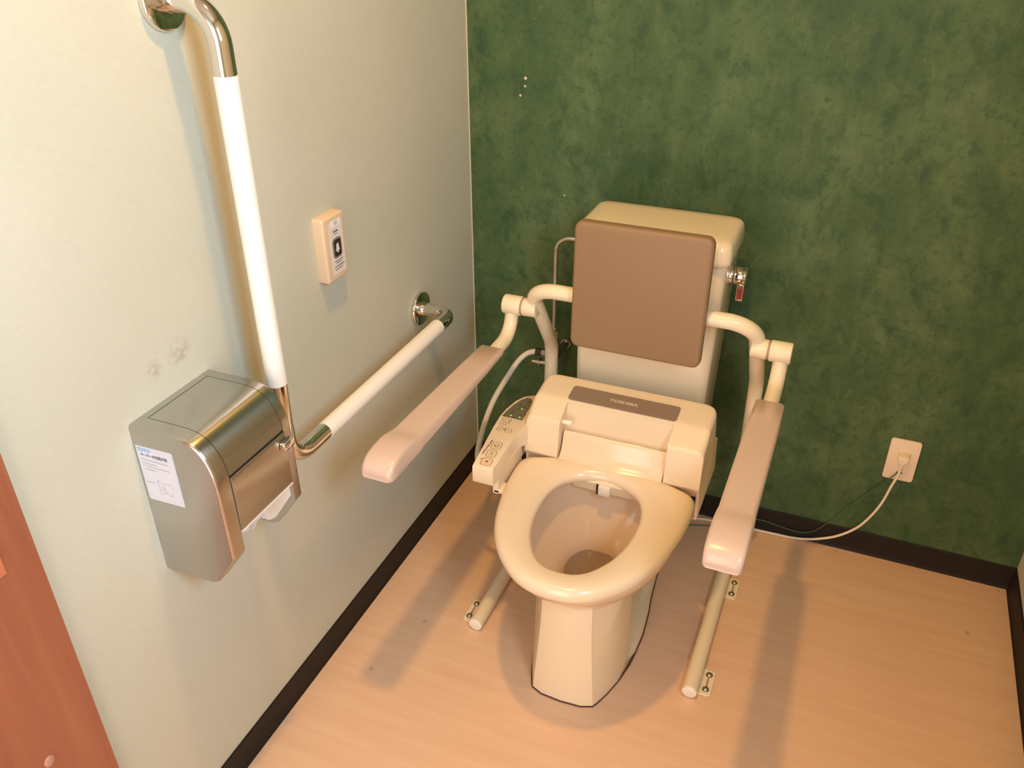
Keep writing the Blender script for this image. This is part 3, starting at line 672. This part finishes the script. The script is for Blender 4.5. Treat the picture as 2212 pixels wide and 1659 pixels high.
b = B(); rr = random.Random(2)
for z, x0, x1 in ((0.8010, 0.0105, 0.0600), (0.7945, 0.0105, 0.0370), (0.7893, 0.0105, 0.0605), (0.7832, 0.0115, 0.0340), (0.7590, 0.0085, 0.0250)):
    x = x0
    while x < x1:
        q = rr.uniform(0.0010, 0.0022); box(b, x, min(x+q, x1), YL-0.0004, YL, z-0.0009, z+rr.uniform(0.0003, 0.0010)); x += q+rr.uniform(0.0003, 0.0008)
obj('label_lines', b, m_lgrey, side1, ang=0, kind='stuff')
b = B()
for pl in ([(0.0295, 0.766), (0.0425, 0.7615), (0.0425, 0.744), (0.033, 0.7395), (0.0305, 0.766)], [(0.0425, 0.7615), (0.056, 0.7645), (0.0565, 0.758), (0.065, 0.7560)], [(0.0345, 0.755), (0.0415, 0.752)], [(0.0350, 0.750), (0.0415, 0.7475)], [(0.0440, 0.748), (0.050, 0.7405), (0.0545, 0.741), (0.0545, 0.750)]):
    tube(b, [lp(x, z, 0.0003) for x, z in pl], 0.0003, 5)
obj('label_drawing', b, m_lgrey, side1, ang=0, kind='stuff')
# the roll inside it
roll = thing('toilet_paper_roll', (0.075, -1.1, 0.70), 'white toilet paper roll with torn end hanging below the steel holder', 'toilet paper')
b = B(); cyl(b, (0.078, -1.160, 0.715), (0.078, -1.046, 0.715), 0.050, 36, 0.002); obj('roll', b, m_paper, roll)
b = B(); ys = [-1.161+0.066*k/24 for k in range(25)]; zb = []
rr = random.Random(7)
for k, y in enumerate(ys): zb.append(0.668-0.016*min(1, k/14)-0.006*math.sin(k*0.55)-0.003*rr.random())
g = [[b.verts.new((0.128+0.004*f+0.003*math.sin(6*k/24.0+f), y, 0.715+(zb[k]-0.715)*f)) for k, y in enumerate(ys)] for f in (0, 0.25, 0.5, 0.75, 1.0)]
for A_, C_ in zip(g, g[1:]):
    for k in range(24): b.faces.new((A_[k], A_[k+1], C_[k+1], C_[k]))
bmesh.ops.solidify(b, geom=b.faces[:], thickness=0.0004); obj('hanging_sheet', b, m_paper, roll, label='torn hanging sheet')

# ------------------------------------------------------------------ call button on the wall
cb = thing('call_button', (0, -0.655, 0.938), 'cream emergency call button with a bell symbol on the pale wall', 'call button')
b = B(); box(b, 0.0003, 0.0235, -0.690, -0.6185, 0.8725, 1.0015)
bevel(b, [e for e in b.edges if abs(e.verts[0].co.x-e.verts[1].co.x) > 0.01], 0.006, 4)
bevel(b, [e for e in b.edges if min(e.verts[0].co.x, e.verts[1].co.x) > 0.0234], 0.005, 4)
cs = obj('case', b, m_call, cb, ang=40)
XL = 0.0237
b = B(); prism(b, rrect(-0.6725, -0.6285, 0.8850, 0.9870, 0.001, 2), 'x', XL-0.0006, XL+0.0002); obj('face_label', b, m_clabel, cs, ang=0, label='pinkish white face label')
b = B(); prism(b, rrect(-0.6665, -0.6330, 0.9785, 0.9905, 0.0006, 2), 'x', XL-0.0003, XL+0.0004); obj('number_sticker', b, m_stick, cs, ang=0, label='white sticker numbered 53')
CM = lambda y, z: basis((XL+0.0005, y, z), (0, 1, 0), (0, 0, 1))
b = text_bm('53', 0.0105, CM(-0.6495, 0.9845), sx=0.95); obj('lettering', b, m_pgrey, cb, ang=0)
b = B(); prism(b, rrect(-0.6655, -0.6365, 0.9165, 0.9560, 0.008, 5), 'x', XL, XL+0.0008); bt = obj('bell_button', b, m_black, cs, ang=0, label='black button with white bell')
b = B(); frame_ring(b, rrect(-0.6640, -0.6380, 0.9180, 0.9545, 0.0068, 5), rrect(-0.6632, -0.6388, 0.9188, 0.9537, 0.006, 5), lambda p: (XL+0.001, p[0], p[1]))
prism(b, rpoly([(-0.6475, 0.9455), (-0.6540, 0.9440), (-0.6555, 0.9360), (-0.6585, 0.9305), (-0.6440, 0.9305), (-0.6465, 0.9360), (-0.6475, 0.9440)][0:7], 0.0015, 3), 'x', XL+0.0006, XL+0.0011)
cyl(b, (XL+0.0006, -0.651, 0.929), (XL+0.0011, -0.651, 0.929), 0.0027, 12); obj('bell_print', b, m_clabel, cb, ang=0, label='white bell symbol')
b = B(); rr = random.Random(5)
for z, y0, y1, hgt in ((0.9695, -0.6600, -0.6435, 0.0022), (0.9640, -0.6560, -0.6460, 0.0008), (0.9110, -0.6640, -0.6360, 0.0011), (0.9068, -0.6590, -0.6400, 0.0011), (0.9005, -0.6660, -0.6330, 0.0013), (0.8950, -0.6650, -0.6390, 0.0011)):
    y = y0
    while y < y1:
        q = rr.uniform(0.0014, 0.0030); box(b, XL+0.0001, XL+0.0005, y, min(y+q, y1), z-hgt, z+hgt*rr.uniform(0.4, 1)); y += q+rr.uniform(0.0003, 0.0009)
obj('printed_lines', b, m_pgrey, cs, ang=0, kind='stuff')

# ------------------------------------------------------------------ socket, cords
so_ = thing('wall_outlet', (1.1455, 0, 0.311), 'cream wall outlet plate on the green wall', 'outlet')
b = B(); prism(b, rrect(1.1105, 1.1800, 0.2535, 0.3705, 0.007), 'y', -0.0075, -0.0003, 0.0018, 2, rim=True); obj('plate', b, m_plate, so_, ang=40)
b = B(); prism(b, rrect(1.1320, 1.1610, 0.2720, 0.3375, 0.001, 2), 'y', -0.0088, -0.007, 0.0004, 1, rim=True); obj('socket_face', b, m_plate, so_, ang=30)
b = B()
for x in (1.1413, 1.1513): box(b, x-0.0012, x+0.0012, -0.0092, -0.0080, 0.2745, 0.2795)
obj('earth_slot', b, m_dark, so_, ang=0)
pc = thing('power_cord', (1.145, -0.02, 0.02), 'white power cord plugged into the wall outlet, trailing along the floor', 'cord')
b = B(); prism(b, rpoly([(1.1335, 0.3355), (1.1580, 0.3355), (1.1570, 0.3230), (1.1500, 0.3140), (1.1485, 0.3030), (1.1430, 0.3030), (1.1415, 0.3140), (1.1345, 0.3230)], 0.002, 3), 'y', -0.028, -0.009, 0.002, 2); obj('plug', b, m_plate, pc, ang=40)
cpath = [(1.1457, -0.019, 0.306), (1.1445, -0.022, 0.280), (1.136, -0.022, 0.241), (1.1256, -0.022, 0.187), (1.1082, -0.022, 0.137), (1.0835, -0.022, 0.0915), (1.0451, -0.022, 0.0525), (1.0025, -0.020, 0.0265), (0.965, -0.016, 0.010), (0.93, -0.0165, 0.0045), (0.8972, -0.0175, 0.0042), (0.848, -0.020, 0.0042), (0.80, -0.022, 0.0042), (0.744, -0.024, 0.0042), (0.674, -0.036, 0.0042), (0.60, -0.075, 0.0042)]
b = B(); tube(b, spline(cpath, 6), 0.0033, 10); obj('cable', b, m_cord, pc, ang=60)
gpath = [(1.1405, -0.011, 0.2790), (1.1375, -0.014, 0.2720), (1.1112, -0.0125, 0.2295), (1.0769, -0.012, 0.1811), (1.042, -0.012, 0.1281), (1.0118, -0.012, 0.0760), (0.9826, -0.012, 0.0395), (0.9489, -0.012, 0.0255), (0.906, -0.012, 0.0285), (0.8688, -0.012, 0.0335), (0.8404, -0.0125, 0.0345), (0.79, -0.016, 0.022), (0.74, -0.04, 0.004), (0.66, -0.07, 0.003)]
b = B(); tube(b, spline(gpath, 6), 0.0015, 8); top(obj('earth_wire', b, m_gcord, ang=60), 'thin green earth wire hanging from the wall outlet to the floor', 'wire')

# ------------------------------------------------------------------ water supply at the tank's left side
ws = thing('water_supply_pipe', (0.27, -0.1, 0.45), 'chrome water supply pipe with stop valve left of the toilet tank', 'pipe')
b = B(); tube(b, fillet([(XC-0.1632, -0.105, 0.798), (0.272, -0.105, 0.798), (0.272, -0.105, 0.53)], 0.038, 10), 0.0052, 14); obj('pipe', b, m_chrome, ws, ang=60)
b = B(); cyl(b, (0.272, -0.105, 0.555), (0.272, -0.105, 0.545), 0.0085, 14, 0.001); cyl(b, (0.272, -0.105, 0.545), (0.272, -0.105, 0.522), 0.0115, 6); obj('nut', b, m_chrome, ws, ang=30)
b = B(); cyl(b, (0.272, -0.105, 0.524), (0.272, -0.105, 0.44), 0.012, 16, 0.001); cyl(b, (0.272, -0.105, 0.475), (0.2405, -0.105, 0.475), 0.010, 14); cyl(b, (0.272, -0.105, 0.46), (0.272, -0.0005, 0.46), 0.010, 14); cyl(b, (0.272, -0.010, 0.46), (0.272, -0.0005, 0.46), 0.015, 20, 0.002); obj('stop_valve', b, m_bolt, ws, ang=35, label='dull metal stop valve')
b = B(); cyl(b, (0.262, -0.112, 0.452), (0.228, -0.112, 0.449), 0.006, 12); cyl(b, (0.229, -0.112, 0.449), (0.216, -0.112, 0.449), 0.0042, 10); cyl(b, (0.238, -0.112, 0.460), (0.238, -0.112, 0.440), 0.0045, 8); obj('drain_tap', b, m_chrome, ws, ang=35)
hs = thing('water_hose', (0.232, -0.105, 0.475), 'white hose curving from the stop valve under the bidet control arm', 'hose')
b = B(); tube(b, spline([(0.2385, -0.105, 0.4755), (0.222, -0.107, 0.4750), (0.203, -0.112, 0.4685), (0.186, -0.128, 0.4530), (0.1735, -0.165, 0.4285), (0.165, -0.25, 0.3935), (0.1695, -0.33, 0.3525), (0.190, -0.405, 0.327), (0.235, -0.455, 0.330), (0.285, -0.465, 0.365), (0.318, -0.44, 0.400), (0.3300, -0.40, 0.435)], 8), 0.0072, 14); obj('tubing', b, m_hose, hs, ang=60)
b = B(); cyl(b, (0.2395, -0.105, 0.4755), (0.224, -0.1065, 0.4752), 0.0105, 14); obj('coupling', b, m_dark, hs, ang=40, label='dark hose coupling')
